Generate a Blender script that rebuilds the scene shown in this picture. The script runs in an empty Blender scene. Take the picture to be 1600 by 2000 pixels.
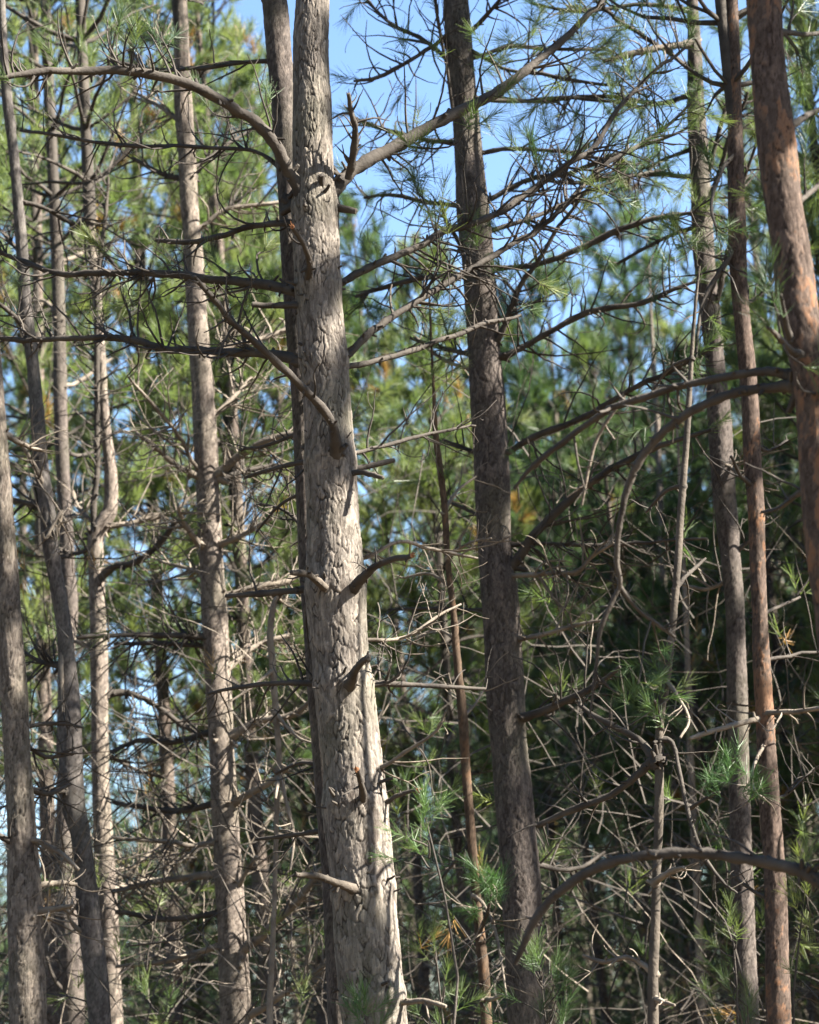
import bpy, math, random
import numpy as np
from mathutils import Vector

SEED = 7
rng = np.random.default_rng(SEED)
random.seed(SEED)
scene = bpy.context.scene
COL = scene.collection
R = math.radians
PI = math.pi

# ------------------------------------------------------------------ camera
CAM = np.array([0.0, 0.0, 1.6])
PITCH, ROLL = R(13.0), R(4.3)
FPX = 4705.0                                    # focal length in photograph pixels (1600 x 2000)
_fwd = np.array([0, math.cos(PITCH), math.sin(PITCH)])
_r0 = np.array([1.0, 0, 0])
_u0 = np.array([0, -math.sin(PITCH), math.cos(PITCH)])
_up = _u0 * math.cos(ROLL) + _r0 * math.sin(ROLL)
_rt = _r0 * math.cos(ROLL) - _u0 * math.sin(ROLL)

def at(px, py, Y):
    """world point seen at photograph pixel px, py that stands Y metres in front of the camera"""
    d = _fwd + (px - 800) / FPX * _rt + (1000 - py) / FPX * _up
    return CAM + d * (Y / d[1])

def mpp(Y):
    return Y / math.cos(PITCH) / FPX            # metres per photograph pixel at distance Y

# ------------------------------------------------------------------ mesh building
class MB:
    def __init__(self):
        self.V, self.F, self.M, self.n = [], [], [], 0
    def add(self, v, f, m=0):
        v = np.asarray(v, float).reshape(-1, 3); f = np.asarray(f, np.int64).reshape(-1, 4)
        self.V.append(v); self.F.append(f + self.n); self.M.append(np.full(len(f), m, np.int32)); self.n += len(v)
    def arrays(self):
        return np.concatenate(self.V), np.concatenate(self.F), np.concatenate(self.M)
    def mesh(self, name, mats, origin=(0, 0, 0), smooth=True):
        v, f, m = self.arrays()
        v = v - np.asarray(origin, float)
        me = bpy.data.meshes.new(name)
        me.vertices.add(len(v)); me.vertices.foreach_set('co', v.astype(np.float32).ravel())
        me.loops.add(len(f) * 4); me.loops.foreach_set('vertex_index', f.astype(np.int32).ravel())
        me.polygons.add(len(f))
        me.polygons.foreach_set('loop_start', np.arange(0, len(f) * 4, 4, dtype=np.int32))
        for mt in mats: me.materials.append(mt)
        me.polygons.foreach_set('material_index', m)
        me.polygons.foreach_set('use_smooth', np.full(len(f), smooth))
        me.update(calc_edges=True)
        me.validate(verbose=False)
        return me
    def build(self, name, mats, parent=None, origin=(0, 0, 0), smooth=True):
        o = bpy.data.objects.new(name, self.mesh(name, mats, origin, smooth)); COL.objects.link(o)
        if parent is not None: o.parent = parent
        return o

def norm(v):
    v = np.asarray(v, float); return v / (np.linalg.norm(v, axis=-1, keepdims=True) + 1e-12)

def spline(P, k):
    """Catmull-Rom through rows of P (any width), k steps per span"""
    P = np.asarray(P, float)
    if len(P) < 3:
        t = np.linspace(0, 1, k + 1)[:, None]
        return P[0] * (1 - t) + P[-1] * t
    Q = np.vstack([2 * P[0] - P[1], P, 2 * P[-1] - P[-2]])
    out = []
    for i in range(1, len(Q) - 2):
        t = np.linspace(0, 1, k, endpoint=False)[:, None]
        a, b, c, d = Q[i - 1], Q[i], Q[i + 1], Q[i + 2]
        out.append(0.5 * (2 * b + (c - a) * t + (2 * a - 5 * b + 4 * c - d) * t**2 + (3 * b - a - 3 * c + d) * t**3))
    out.append(P[-1:])
    return np.vstack(out)

def tube(mb, P, r, n=6, m=0, cap=True, wob=0.0, capm=None):
    P = np.asarray(P, float); r = np.maximum(np.asarray(r, float) * np.ones(len(P)), 0.0004)
    T = np.gradient(P, axis=0); T = norm(T)
    ref = np.array([0.31, 0.52, 0.79]) if abs(T[0] @ norm([0.31, 0.52, 0.79])) < 0.9 else np.array([1.0, 0, 0])
    U = np.zeros_like(P); u = norm(np.cross(T[0], ref))
    for i in range(len(P)):
        u = norm(u - T[i] * (u @ T[i])); U[i] = u
    W = np.cross(T, U)
    a = np.linspace(0, 2 * PI, n, endpoint=False)
    rr = r[:, None] * (1 + (wob * rng.standard_normal((len(P), n)) if wob else 0))
    ring = P[:, None, :] + rr[..., None] * (np.cos(a)[None, :, None] * U[:, None, :] + np.sin(a)[None, :, None] * W[:, None, :])
    k = len(P)
    i, j = np.meshgrid(np.arange(k - 1), np.arange(n), indexing='ij')
    f = np.stack([i * n + j, i * n + (j + 1) % n, (i + 1) * n + (j + 1) % n, (i + 1) * n + j], -1).reshape(-1, 4)
    mb.add(ring.reshape(-1, 3), f, m)
    if cap:                                              # a slightly domed end
        e = ring[-1]; c = P[-1] + T[-1] * r[-1] * 0.35
        in_ = (e - P[-1]) * 0.15 + c
        v = np.vstack([e, in_]); jj = np.arange(n)
        mb.add(v, np.stack([jj, (jj + 1) % n, n + (jj + 1) % n, n + jj], -1), m if capm is None else capm)

def needles(mb, P, D, L, W, m=0):
    """one narrow blade per row: base P, direction D, length L, width W"""
    N = len(P)
    if N == 0: return
    S = norm(np.cross(D, rng.standard_normal((N, 3))))
    L = np.broadcast_to(L, (N,))[:, None]; W = np.broadcast_to(W, (N,))[:, None]
    bend = norm(np.cross(D, S)) * L * rng.uniform(-0.10, 0.10, (N, 1))
    tip = P + D * L + bend
    v = np.stack([P - S * W * .5, P + S * W * .5, tip + S * W * .22, tip - S * W * .22], 1).reshape(-1, 3)
    mb.add(v, np.arange(N * 4).reshape(-1, 4), m)

def shoot(mb, p, d, sl, n, nl, w, m=0, spread=(0.35, 1.0)):
    """a bottle-brush of needles round a shoot of length sl"""
    d = norm(d)
    s = rng.uniform(0, 1, n) ** 0.8
    rad = rng.standard_normal((n, 3)); rad = norm(rad - (rad @ d)[:, None] * d)
    al = rng.uniform(spread[0], spread[1], n)[:, None] * (1.15 - 0.6 * s[:, None])
    D = norm(d * np.cos(al) + rad * np.sin(al) + np.array([0, 0, -0.06]))
    needles(mb, p + d * (s * sl)[:, None], D, nl * rng.uniform(0.7, 1.15, n), w, m)

def curvy(p, d, L, k=6, bend=0.9, up=0.0):
    """points of a twig that starts at p towards d and bends"""
    d = norm(d); ax = norm(np.cross(d, rng.standard_normal(3))); b = rng.normal(0, bend) / k
    pts = [np.array(p, float)]
    for i in range(k):
        d = norm(d + np.cross(ax, d) * b + rng.normal(0, 0.13, 3) + np.array([0, 0, up / k]))
        pts.append(pts[-1] + d * L / k)
    return np.array(pts)

# ------------------------------------------------------------------ materials
def mat(name):
    m = bpy.data.materials.new(name); m.use_nodes = True
    nt = m.node_tree; nt.nodes.clear()
    return m, nt, nt.nodes, nt.links

def ramp(N, stops):
    r = N.new('ShaderNodeValToRGB'); cr = r.color_ramp
    while len(cr.elements) < len(stops): cr.elements.new(0.5)
    for e, (p, c) in zip(cr.elements, stops): e.position = p; e.color = (*c, 1)
    return r

def bark_material(name, plate, crack, lichen, sx=26, sz=6, bump=0.9, amount=0.35, second=None, relief=True):
    m, nt, N, Lk = mat(name)
    out = N.new('ShaderNodeOutputMaterial'); bs = N.new('ShaderNodeBsdfPrincipled')
    bs.inputs['Roughness'].default_value = 0.92; bs.inputs['Specular IOR Level'].default_value = 0.12
    tc = N.new('ShaderNodeTexCoord'); mp = N.new('ShaderNodeMapping'); mp.inputs['Scale'].default_value = (sx, sx, sz)
    Lk.new(tc.outputs['Object'], mp.inputs['Vector'])
    fine = N.new('ShaderNodeTexNoise'); fine.inputs['Scale'].default_value = 2.6; fine.inputs['Detail'].default_value = 8; fine.inputs['Roughness'].default_value = 0.68
    Lk.new(mp.outputs[0], fine.inputs['Vector'])
    pl = ramp(N, [(0.30, tuple(x * 0.38 for x in plate)), (0.46, tuple(x * .9 for x in plate)), (0.72, tuple(min(1, x * 1.35) for x in plate))])
    Lk.new(fine.outputs['Fac'], pl.inputs[0])
    if relief:
        pa = N.new('ShaderNodeAttribute'); pa.attribute_name = 'plate'; ga = N.new('ShaderNodeAttribute'); ga.attribute_name = 'groove'
        pf, gf = pa.outputs['Fac'], ga.outputs['Fac']
    else:
        v = N.new('ShaderNodeTexVoronoi'); v.feature = 'F1'; mx_ = N.new('ShaderNodeMixRGB'); mx_.blend_type = 'LINEAR_LIGHT'; mx_.inputs[0].default_value = .4
        Lk.new(mp.outputs[0], mx_.inputs[1]); Lk.new(fine.outputs['Color'], mx_.inputs[2]); Lk.new(mx_.outputs[0], v.inputs['Vector'])
        sp = N.new('ShaderNodeSeparateColor'); Lk.new(v.outputs['Color'], sp.inputs[0]); pf = sp.outputs[0]
        iv = N.new('ShaderNodeMath'); iv.operation = 'SUBTRACT'; iv.inputs[0].default_value = 1.15; Lk.new(v.outputs['Distance'], iv.inputs[1]); gf = iv.outputs[0]
    tint = N.new('ShaderNodeMixRGB'); tint.blend_type = 'MULTIPLY'; tint.inputs[0].default_value = 1.0
    tr = ramp(N, [(0.08, (0.50, 0.47, 0.45)), (0.5, (.95, .95, .95)), (0.92, (1.5, 1.46, 1.4))]); Lk.new(pf, tr.inputs[0])
    Lk.new(pl.outputs[0], tint.inputs[1]); Lk.new(tr.outputs[0], tint.inputs[2])
    col = tint.outputs[0]
    big = N.new('ShaderNodeTexNoise'); big.inputs['Scale'].default_value = 2.6; big.inputs['Detail'].default_value = 5
    Lk.new(tc.outputs['Object'], big.inputs['Vector'])
    if second:                                            # flaky plates of another colour in patches
        ad = N.new('ShaderNodeMath'); ad.operation = 'MULTIPLY_ADD'; ad.inputs[1].default_value = .35; Lk.new(pf, ad.inputs[0]); Lk.new(big.outputs['Fac'], ad.inputs[2])
        sr = ramp(N, [(.72, (0, 0, 0)), (.86, (1, 1, 1))]); Lk.new(ad.outputs[0], sr.inputs[0])
        m2 = N.new('ShaderNodeMixRGB'); m2.inputs[2].default_value = (*second, 1); Lk.new(sr.outputs[0], m2.inputs[0]); Lk.new(col, m2.inputs[1]); col = m2.outputs[0]
    br = ramp(N, [(0.46, (0, 0, 0)), (0.66, (amount,) * 3)]); Lk.new(big.outputs['Fac'], br.inputs[0])
    ml = N.new('ShaderNodeMixRGB'); ml.inputs[2].default_value = (*lichen, 1)
    Lk.new(br.outputs[0], ml.inputs[0]); Lk.new(col, ml.inputs[1])
    cr = ramp(N, [(0.0, (0, 0, 0)), (0.30, (.3, .3, .3)), (0.80, (1, 1, 1))]); Lk.new(gf, cr.inputs[0])
    mc = N.new('ShaderNodeMixRGB'); mc.inputs[1].default_value = (*crack, 1)
    Lk.new(cr.outputs[0], mc.inputs[0]); Lk.new(ml.outputs[0], mc.inputs[2])
    Lk.new(mc.outputs[0], bs.inputs['Base Color'])
    bp = N.new('ShaderNodeBump'); bp.inputs['Strength'].default_value = bump; bp.inputs['Distance'].default_value = 0.007
    Lk.new(fine.outputs['Fac'], bp.inputs['Height']); Lk.new(bp.outputs[0], bs.inputs['Normal'])
    Lk.new(bs.outputs[0], out.inputs[0])
    return m

def twig_material(name, c1, c2):
    m, nt, N, Lk = mat(name)
    out = N.new('ShaderNodeOutputMaterial'); bs = N.new('ShaderNodeBsdfPrincipled')
    bs.inputs['Roughness'].default_value = 0.85; bs.inputs['Specular IOR Level'].default_value = 0.2
    tc = N.new('ShaderNodeTexCoord'); nz = N.new('ShaderNodeTexNoise'); nz.inputs['Scale'].default_value = 9; nz.inputs['Detail'].default_value = 6
    Lk.new(tc.outputs['Object'], nz.inputs['Vector'])
    rp = ramp(N, [(0.3, c1), (0.7, c2)]); Lk.new(nz.outputs['Fac'], rp.inputs[0])
    f = N.new('ShaderNodeTexNoise'); f.inputs['Scale'].default_value = 70; f.inputs['Detail'].default_value = 3
    Lk.new(tc.outputs['Object'], f.inputs['Vector'])
    bp = N.new('ShaderNodeBump'); bp.inputs['Strength'].default_value = 0.7; bp.inputs['Distance'].default_value = 0.006
    Lk.new(f.outputs['Fac'], bp.inputs['Height']); Lk.new(bp.outputs[0], bs.inputs['Normal'])
    Lk.new(rp.outputs[0], bs.inputs['Base Color']); Lk.new(bs.outputs[0], out.inputs[0])
    return m

def needle_material(name, c1, c2, c3, trans=0.4):
    m, nt, N, Lk = mat(name)
    out = N.new('ShaderNodeOutputMaterial'); bs = N.new('ShaderNodeBsdfPrincipled')
    bs.inputs['Roughness'].default_value = 0.45; bs.inputs['Specular IOR Level'].default_value = 0.35
    tc = N.new('ShaderNodeTexCoord'); nz = N.new('ShaderNodeTexNoise'); nz.inputs['Scale'].default_value = 1.6; nz.inputs['Detail'].default_value = 3
    oi = N.new('ShaderNodeObjectInfo')
    Lk.new(tc.outputs['Object'], nz.inputs['Vector'])
    ad = N.new('ShaderNodeMath'); ad.operation = 'MULTIPLY_ADD'; ad.inputs[1].default_value = 0.30
    sb = N.new('ShaderNodeMath'); sb.operation = 'SUBTRACT'; sb.inputs[1].default_value = 0.15
    Lk.new(oi.outputs['Random'], ad.inputs[0]); Lk.new(nz.outputs['Fac'], ad.inputs[2]); Lk.new(ad.outputs[0], sb.inputs[0])
    rp = ramp(N, [(0.3, c1), (0.5, c2), (0.72, c3)]); Lk.new(sb.outputs[0], rp.inputs[0])
    tr = N.new('ShaderNodeBsdfTranslucent')
    gm = N.new('ShaderNodeMixRGB'); gm.blend_type = 'MULTIPLY'; gm.inputs[0].default_value = 1.0; gm.inputs[2].default_value = (1.18, 1.26, 0.72, 1)
    Lk.new(rp.outputs[0], gm.inputs[1]); Lk.new(gm.outputs[0], tr.inputs['Color'])
    Lk.new(rp.outputs[0], bs.inputs['Base Color'])
    mx = N.new('ShaderNodeMixShader'); mx.inputs[0].default_value = trans
    Lk.new(bs.outputs[0], mx.inputs[1]); Lk.new(tr.outputs[0], mx.inputs[2]); Lk.new(mx.outputs[0], out.inputs[0])
    return m

BARK = bark_material('bark_grey_plates', (0.138, 0.122, 0.107), (0.014, 0.011, 0.009), (0.105, 0.105, 0.07), 30, 5)
BARK_MID = bark_material('bark_weathered_plates', (0.125, 0.107, 0.092), (0.022, 0.018, 0.015), (0.09, 0.09, 0.06), 32, 6)
BARK_DARK = bark_material('bark_brown_plates', (0.074, 0.063, 0.057), (0.020, 0.016, 0.014), (0.085, 0.085, 0.06), 44, 16)  # brown darkened further to stand in for shade on these trunks
BARK_PALE = bark_material('bark_pale_plates', (0.130, 0.110, 0.095), (0.026, 0.020, 0.016), (0.15, 0.14, 0.10), 50, 22, 0.7)
BARK_SMOOTH = bark_material('bark_smooth_grey', (0.084, 0.076, 0.072), (0.035, 0.030, 0.028), (0.10, 0.10, 0.08), 40, 22, 0.35)
BARK_RED = bark_material('bark_red_flakes', (0.070, 0.052, 0.043), (0.020, 0.013, 0.010), (0.095, 0.075, 0.06), 34, 12, 0.6, 0.4, (0.16, 0.080, 0.042))
BARK_ORANGE = bark_material('bark_orange_flakes', (0.066, 0.046, 0.032), (0.03, 0.019, 0.013), (0.09, 0.07, 0.05), 50, 20, 0.5, .5, (.10, .052, .026))
BARK_FAR = bark_material('bark_of_further_pines', (0.120, 0.098, 0.085), (0.04, 0.03, 0.026), (0.12, 0.115, 0.085), 22, 9, 0.8, relief=False)
TWIG = twig_material('branch_bark_shaded', (0.026, 0.022, 0.019), (0.066, 0.057, 0.048))  # branch bark for limbs out of the sun, shade put into the colour
TWIG_PALE = twig_material('branch_bark_lit', (0.075, 0.062, 0.050), (0.19, 0.162, 0.13))  # paler copy for branches standing in sun, sunlight put into the colour
TWIG_MID = twig_material('young_stem_bark', (0.028, 0.024, 0.020), (0.090, 0.075, 0.060))
WOOD = twig_material('fresh_broken_wood', (0.20, 0.085, 0.04), (0.33, 0.17, 0.085))
GREEN = needle_material('pine_needles', (0.050, 0.086, 0.040), (0.104, 0.142, 0.058), (0.165, 0.192, 0.086), 0.50)
GREEN_BLUE = needle_material('blue_green_needles', (0.036, 0.068, 0.033), (0.074, 0.110, 0.043), (0.138, 0.162, 0.060), 0.46)  # cooler copy of the needle green, bluish shade put into the colour
GREEN_FRESH = needle_material('fresh_needles', (0.035, 0.080, 0.025), (0.060, 0.115, 0.035), (0.10, 0.150, 0.06), 0.35)
BROWN = needle_material('dead_needles', (0.16, 0.09, 0.03), (0.21, 0.12, 0.04), (0.26, 0.16, 0.06), 0.3)

# ------------------------------------------------------------------ things
def tag(o, label=None, cat=None, group=None, kind=None):
    if label: o['label'] = label
    if cat: o['category'] = cat
    if group: o['group'] = group
    if kind: o['kind'] = kind
    return o

def empty(name, loc):
    o = bpy.data.objects.new(name, None); COL.objects.link(o)
    o.location = loc; o.empty_display_size = 0.3
    return o

def copy_tree(o, parent=None):
    c = o.copy(); COL.objects.link(c)
    if parent is not None: c.parent = parent
    for ch in list(o.children): copy_tree(ch, c)
    return c

# --- a crown of whorled limbs with brushes of needles, z from 0 to h above its base ---
def crown(mb, base, h, rad, whorls, per, shoots_n, nl, nw, axis=(0, 0, 1), low=0.25, brown=0.015, m_limb=1, m_nd=0, m_br=2, tr=0.05, twigs=True, dens=4.6):
    base = np.asarray(base, float); axis = norm(axis)
    tube(mb, [base, base + axis * h * 0.6, base + axis * h], [tr, tr * .55, 0.01], 6, m_limb)
    az0 = rng.uniform(0, 6.28)
    for w in range(whorls):
        t = (w + rng.uniform(0, .6)) / whorls
        prof = (low + (1 - low) * min(1, t / 0.3)) * (1 - t) ** 0.75 + 0.10
        c = base + axis * h * t
        for k in range(per):
            az = az0 + w * 0.9 + k * 2 * PI / per + rng.normal(0, .3)
            L = rad * prof * rng.uniform(.6, 1.2)
            el = R(8 + 45 * t) + rng.normal(0, .16)
            d = np.array([math.cos(az) * math.cos(el), math.sin(az) * math.cos(el), math.sin(el)])
            P = curvy(c, d, L, 6, .5, 0.5)
            tube(mb, P, np.linspace(0.016 * (0.5 + prof), 0.005, len(P)), 4, m_limb, False)
            ns = max(2, int(L * dens))
            for s in range(ns):
                u = 0.30 + 0.70 * (s + rng.uniform(0, 1)) / ns
                x = u * (len(P) - 1); i = min(int(x), len(P) - 2); q = P[i] + (P[i + 1] - P[i]) * (x - i)
                dd = norm(P[i + 1] - P[i])
                side = norm(np.cross(dd, rng.standard_normal(3))); sd = norm(dd + side * rng.uniform(.5, 1.3) + np.array([0, 0, .45]))
                sl = rng.uniform(.12, .38) * (1.2 - .4 * u)
                tw = curvy(q, sd, sl, 3, .5, .3)
                if twigs: tube(mb, tw, [0.005, 0.004, 0.004, 0.003], 3, m_limb, False)
                mm = m_br if rng.random() < brown else m_nd
                e = norm(tw[-1] - tw[-2])
                shoot(mb, tw[-1] - e * .04, norm(e + np.array([0, 0, .35])), rng.uniform(.10, .20), shoots_n, nl, nw, mm)
                if rng.random() < .55:
                    shoot(mb, tw[1], norm(tw[2] - tw[1] + rng.normal(0, .3, 3) + np.array([0, 0, .25])), .12, int(shoots_n * .7), nl, nw, mm)
            shoot(mb, P[-1], P[-1] - P[-2] + np.array([0, 0, .2]), .18, shoots_n, nl, nw, m_nd)
    shoot(mb, base + axis * h, axis, .22, shoots_n, nl, nw, m_nd)

def side_twigs(mb, P, r, per_m, lmin, lmax, up=0.0, m=0, t0=0.12, depth=2, plane=None, tips=None, side=3):
    """dead side twigs along the branch P; collects their tips"""
    seg = np.linalg.norm(np.diff(P, axis=0), axis=1); tot = seg.sum(); cum = np.concatenate([[0], np.cumsum(seg)])
    for _ in range(rng.poisson(per_m * tot)):
        s = rng.uniform(t0, 1) * tot; i = min(np.searchsorted(cum, s) - 1, len(P) - 2); i = max(i, 0)
        u = (s - cum[i]) / (seg[i] + 1e-9); q = P[i] + (P[i + 1] - P[i]) * u; d = norm(P[i + 1] - P[i])
        v = rng.standard_normal(3); v[1] *= 0.6
        v = norm(v - d * (v @ d))
        L = rng.uniform(lmin, lmax) * (1.15 - .6 * s / tot)
        rr = min(np.interp(s, cum, r) * .6, 0.008)
        T = curvy(q, norm(d * rng.uniform(.3, 1.0) + v), L, 6, .75, up)
        tube(mb, T, np.linspace(rr, 0.0022, len(T)), side, m, False)
        if tips is not None: tips.append((T[-1], norm(T[-1] - T[-2])))
        if depth > 1:
            side_twigs(mb, T, np.linspace(rr, .0016, len(T)), 4.0, lmin * .4, lmax * .45, up, m, .25, depth - 1, None, tips, side)

# ------------------------------------------------------------------ the traced trees
CROWNS = []
def crown_meshes():
    for i in range(3):
        mb = MB(); crown(mb, (0, 0, 0), 5.5, 1.7, 11, 5, 30, .12, .0045, low=.35, brown=.012)
        CROWNS.append(mb.mesh('crown', [GREEN, TWIG, BROWN]))
crown_meshes()

class Tree:
    def __init__(self, label, Y, trace, bark, H=13.5, sides=20, name='pine_tree', cat='pine tree', crown_at=None, crown_py=None, crown_scale=1.0, k=8, wob=0.03,
                 group=None, whorl=(), relief=(.02, .02, .04, .004), base_pts=None, top=True, Yend=0.0):
        self.Y = Y; self.relief = relief
        tr = sorted(trace, key=lambda a: -a[1])          # from the ground up
        P = np.array([[*at(x, y, Y), w * .5 * mpp(Y)] for x, y, w in tr])
        if Yend: P[:, 1] += 0
        self.py = np.array([a[1] for a in tr], float); self.px = np.array([a[0] for a in tr], float); self.w = np.array([a[2] for a in tr], float)
        # down to the ground
        d = (P[0] - P[min(3, len(P) - 1)]); d = d[:3] / max(abs(d[2]), .3); z = P[0][2]
        foot = P[0][:3] + d * min(1.0, 1.0) * (z + .12) * np.array([.45, .45, 1]); foot[2] = -.12
        mid = P[0][:3] * .5 + foot * .5
        lo = [[*foot, P[0][3] * 1.45], [*(foot * .75 + P[0][:3] * .25), P[0][3] * 1.12], [*mid, P[0][3] * 1.05]]
        pts = lo + [list(p) for p in P]
        self.top = P[-1][:3]
        if top:
            d = P[-1][:3] - P[-3][:3]; d = d / max(d[2], .2)
            z0, r0 = P[-1][2], P[-1][3]
            for f in (.3, .65, 1.0):
                q = P[-1][:3] + d * (H - z0) * f * np.array([1 - .4 * f, 1 - .4 * f, 1]); q[2] = z0 + (H - z0) * f
                pts.append([*q, max(.012, r0 * (1 - .9 * f))])
        S = spline(np.array(pts), k)
        S[:, 3] = np.maximum(S[:, 3], .006)
        self.base = np.array([foot[0], foot[1], 0.0])
        self.root = tag(empty(name, self.base), label, cat, group)
        mb = MB()
        for wy in whorl:                                  # swollen rings with snapped twigs where branches once stood
            zc_ = at(self.centre(wy)[0], wy, Y)[2]; S[:, 3] *= 1 + .055 * np.exp(-((S[:, 2] - zc_) / .05) ** 2)
        self.trunk_mesh(mb, S, sides, wob)
        for wy in whorl:
            c = at(self.centre(wy)[0], wy, Y); rr = self.centre(wy)[1] * .5 * mpp(Y)
            for _ in range(9):
                a = rng.uniform(0, 6.28); d = norm(np.array([math.cos(a), math.sin(a), rng.uniform(0, .7)])); q = c + d * rr * .7 + np.array([0, 0, rng.normal(0, .03)])
                r_ = rng.uniform(.004, .013); tube(mb, curvy(q, d, rr * .42 + rng.uniform(.01, .06), 4, .12, .1), np.linspace(r_, r_ * .5, 5), 6, 1)
        self.trunk = mb.build('trunk', [bark, TWIG], self.root, self.base)
        nv = len(self.trunk.data.vertices)
        for nm, arr in zip(('plate', 'groove'), self.attr):
            at_ = self.trunk.data.attributes.new(nm, 'FLOAT', 'POINT'); full = np.full(nv, .5, np.float32); full[:len(arr)] = arr; at_.data.foreach_set('value', full)
        self.bark = bark
        if top and crown_at is not False:
            zc = crown_at if crown_at else P[-1][2] + .5
            if crown_py is not None: zc = at(self.centre(crown_py)[0], crown_py, Y)[2]
            i = np.argmin(abs(S[:, 2] - zc)); c = S[i, :3]; s = (H - zc) / 5.5
            o = bpy.data.objects.new('crown', CROWNS[rng.integers(0, 3)]); COL.objects.link(o)
            o.parent = self.root; o.location = Vector(c - self.base); o.rotation_euler[2] = rng.uniform(0, 6.28)
            o.scale = (s * crown_scale, s * crown_scale, s)
    def trunk_mesh(self, mb, S, n, wob):
        """trunk as a dense tube whose plates of bark are raised; plate tint and crack depth go to the mesh as attributes"""
        ln = np.concatenate([[0], np.cumsum(np.linalg.norm(np.diff(S[:, :3], axis=0), axis=1))])
        zc = S[:, 2]; step, cw, ch, depth = self.relief
        lo, hi = np.interp(.9, zc, ln), np.interp(min(self.top[2] + .3, zc[-1] - .1), zc, ln)
        t = np.concatenate([np.linspace(0, lo, 8, endpoint=False), np.arange(lo, hi, step), np.linspace(hi, ln[-1], 40)])
        Q = np.stack([np.interp(t, ln, S[:, c]) for c in range(4)], 1)
        ker = np.hanning(9); ker /= ker.sum(); k = len(Q)
        P, r = Q[:, :3], Q[:, 3]
        z = t; ph = rng.uniform(0, 6.28, 4)
        r = r * (1 + .025 * np.sin(z * 5 + ph[0]) + .02 * np.sin(z * 11 + ph[1]))
        T = norm(np.gradient(P, axis=0)); T = norm(np.stack([np.convolve(np.pad(T[:, c], 4, mode='edge'), ker, 'valid') for c in range(3)], 1))
        U = norm(np.cross(T, np.array([0, 1.0, 0]))); W = np.cross(T, U)
        a = np.linspace(0, 2 * PI, n, endpoint=False)
        A, Z = np.meshgrid(a, z); 
        def cells(cw, ch):
            nc = max(5, int(round(2 * PI * r.mean() * 1.1 / cw))); nr = int(z[-1] / ch) + 8
            jx, jy, idv = rng.uniform(.08, .92, (nr, nc)), rng.uniform(.08, .92, (nr, nc)), rng.random((nr, nc))
            x = A / (2 * PI) * nc + .45 * np.sin(Z * 9 + ph[2]) + .35 * np.sin(Z * 31 + A * 2) + .10 * np.sin(Z * 83 + A * 7) + .10 * np.sin(Z * 57 - A * 11); y = Z / ch + .30 * np.sin(A * 5 + Z * 3 + ph[3]) + .2 * np.sin(A * 13 + Z * 20) + 2.5
            c, ro = np.floor(x).astype(int), np.floor(y).astype(int)
            f1 = np.full(A.shape, 9.0); f2 = np.full(A.shape, 9.0); idd = np.zeros(A.shape)
            for dj in (-1, 0, 1):
                for di in (-1, 0, 1):
                    cc, rr = (c + di) % nc, np.clip(ro + dj, 0, nr - 1)
                    d = np.hypot(c + di + jx[rr, cc] - x, ro + dj + jy[rr, cc] - y)
                    nf = d < f1; f2 = np.where(nf, f1, np.minimum(f2, d)); idd = np.where(nf, idv[rr, cc], idd); f1 = np.where(nf, d, f1)
            return f2 - f1, idd
        e1, i1 = cells(cw, ch); e2, i2 = cells(cw * .5, ch * .30)
        g1, g2 = np.clip(e1 / .22, 0, 1), np.clip(e2 / .20, 0, 1)
        mk = .5 + .5 * np.sin(A * 3 + Z * 6 + ph[0]) * np.sin(A * 5 - Z * 11 + ph[1]) + .35 * np.sin(A * 9 + Z * 23 + ph[2]) * np.sin(Z * 17 - A * 4)
        mk = np.clip(mk * 1.1, .12, 1)                    # cracks open in places and close in others
        g1 = 1 - (1 - g1) * mk; g2 = 1 - (1 - g2) * np.clip(1.25 - mk, .3, 1)
        H = .55 * g1 + .35 * g1 * i1 + .30 * g1 * g2 * (.2 + i2)
        rad = r[:, None] + depth * (H - .7) + r[:, None] * .02 * np.sin(A * 2 + Z * 2 + ph[0])
        rad = np.maximum(rad, .004)
        ring = P[:, None, :] + rad[..., None] * (np.cos(a)[None, :, None] * U[:, None, :] + np.sin(a)[None, :, None] * W[:, None, :])
        i_, j_ = np.meshgrid(np.arange(k - 1), np.arange(n), indexing='ij')
        mb.add(ring.reshape(-1, 3), np.stack([i_ * n + j_, i_ * n + (j_ + 1) % n, (i_ + 1) * n + (j_ + 1) % n, (i_ + 1) * n + j_], -1).reshape(-1, 4), 0)
        self.attr = (np.clip(.6 * i1 + .4 * i2, 0, 1).ravel(), (g1 * (.55 + .45 * g2)).ravel())
    def centre(self, py):
        o = np.argsort(self.py); return np.interp(py, self.py[o], self.px[o]), np.interp(py, self.py[o], self.w[o])
    def branch(self, pts, dy=0.0, mat_=None, tw=5.0, tl=(.10, .40), front=False, up=0.15, name='branch', tip=None, live=0, k=5, depth=2, y0=0.0, nl=.11, label=None, gm=None, root=True, taper=True):
        """a branch traced through photograph pixels (px, py, width); it runs dy metres away from the camera over its length"""
        mat_ = mat_ or TWIG
        pts = [list(p) for p in pts]
        if root and not front:
            cx, w = self.centre(pts[0][1])
            if abs(cx - pts[0][0]) < 1.4 * w + 10: pts = [[cx, pts[0][1] + 4, pts[0][2] * 1.15]] + pts
        A = np.array(pts, float)
        if name == 'broken_branch': A[:, 2] *= .8
        if A.shape[1] == 2: A = np.hstack([A, np.full((len(A), 1), 8.0)])
        ln = np.concatenate([[0], np.cumsum(np.hypot(*np.diff(A[:, :2], axis=0).T))]); ln /= ln[-1]
        Y0 = self.Y + y0
        if front:
            _, w = self.centre(pts[0][1]); Y0 = self.Y - .42 * w * mpp(self.Y)
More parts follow.
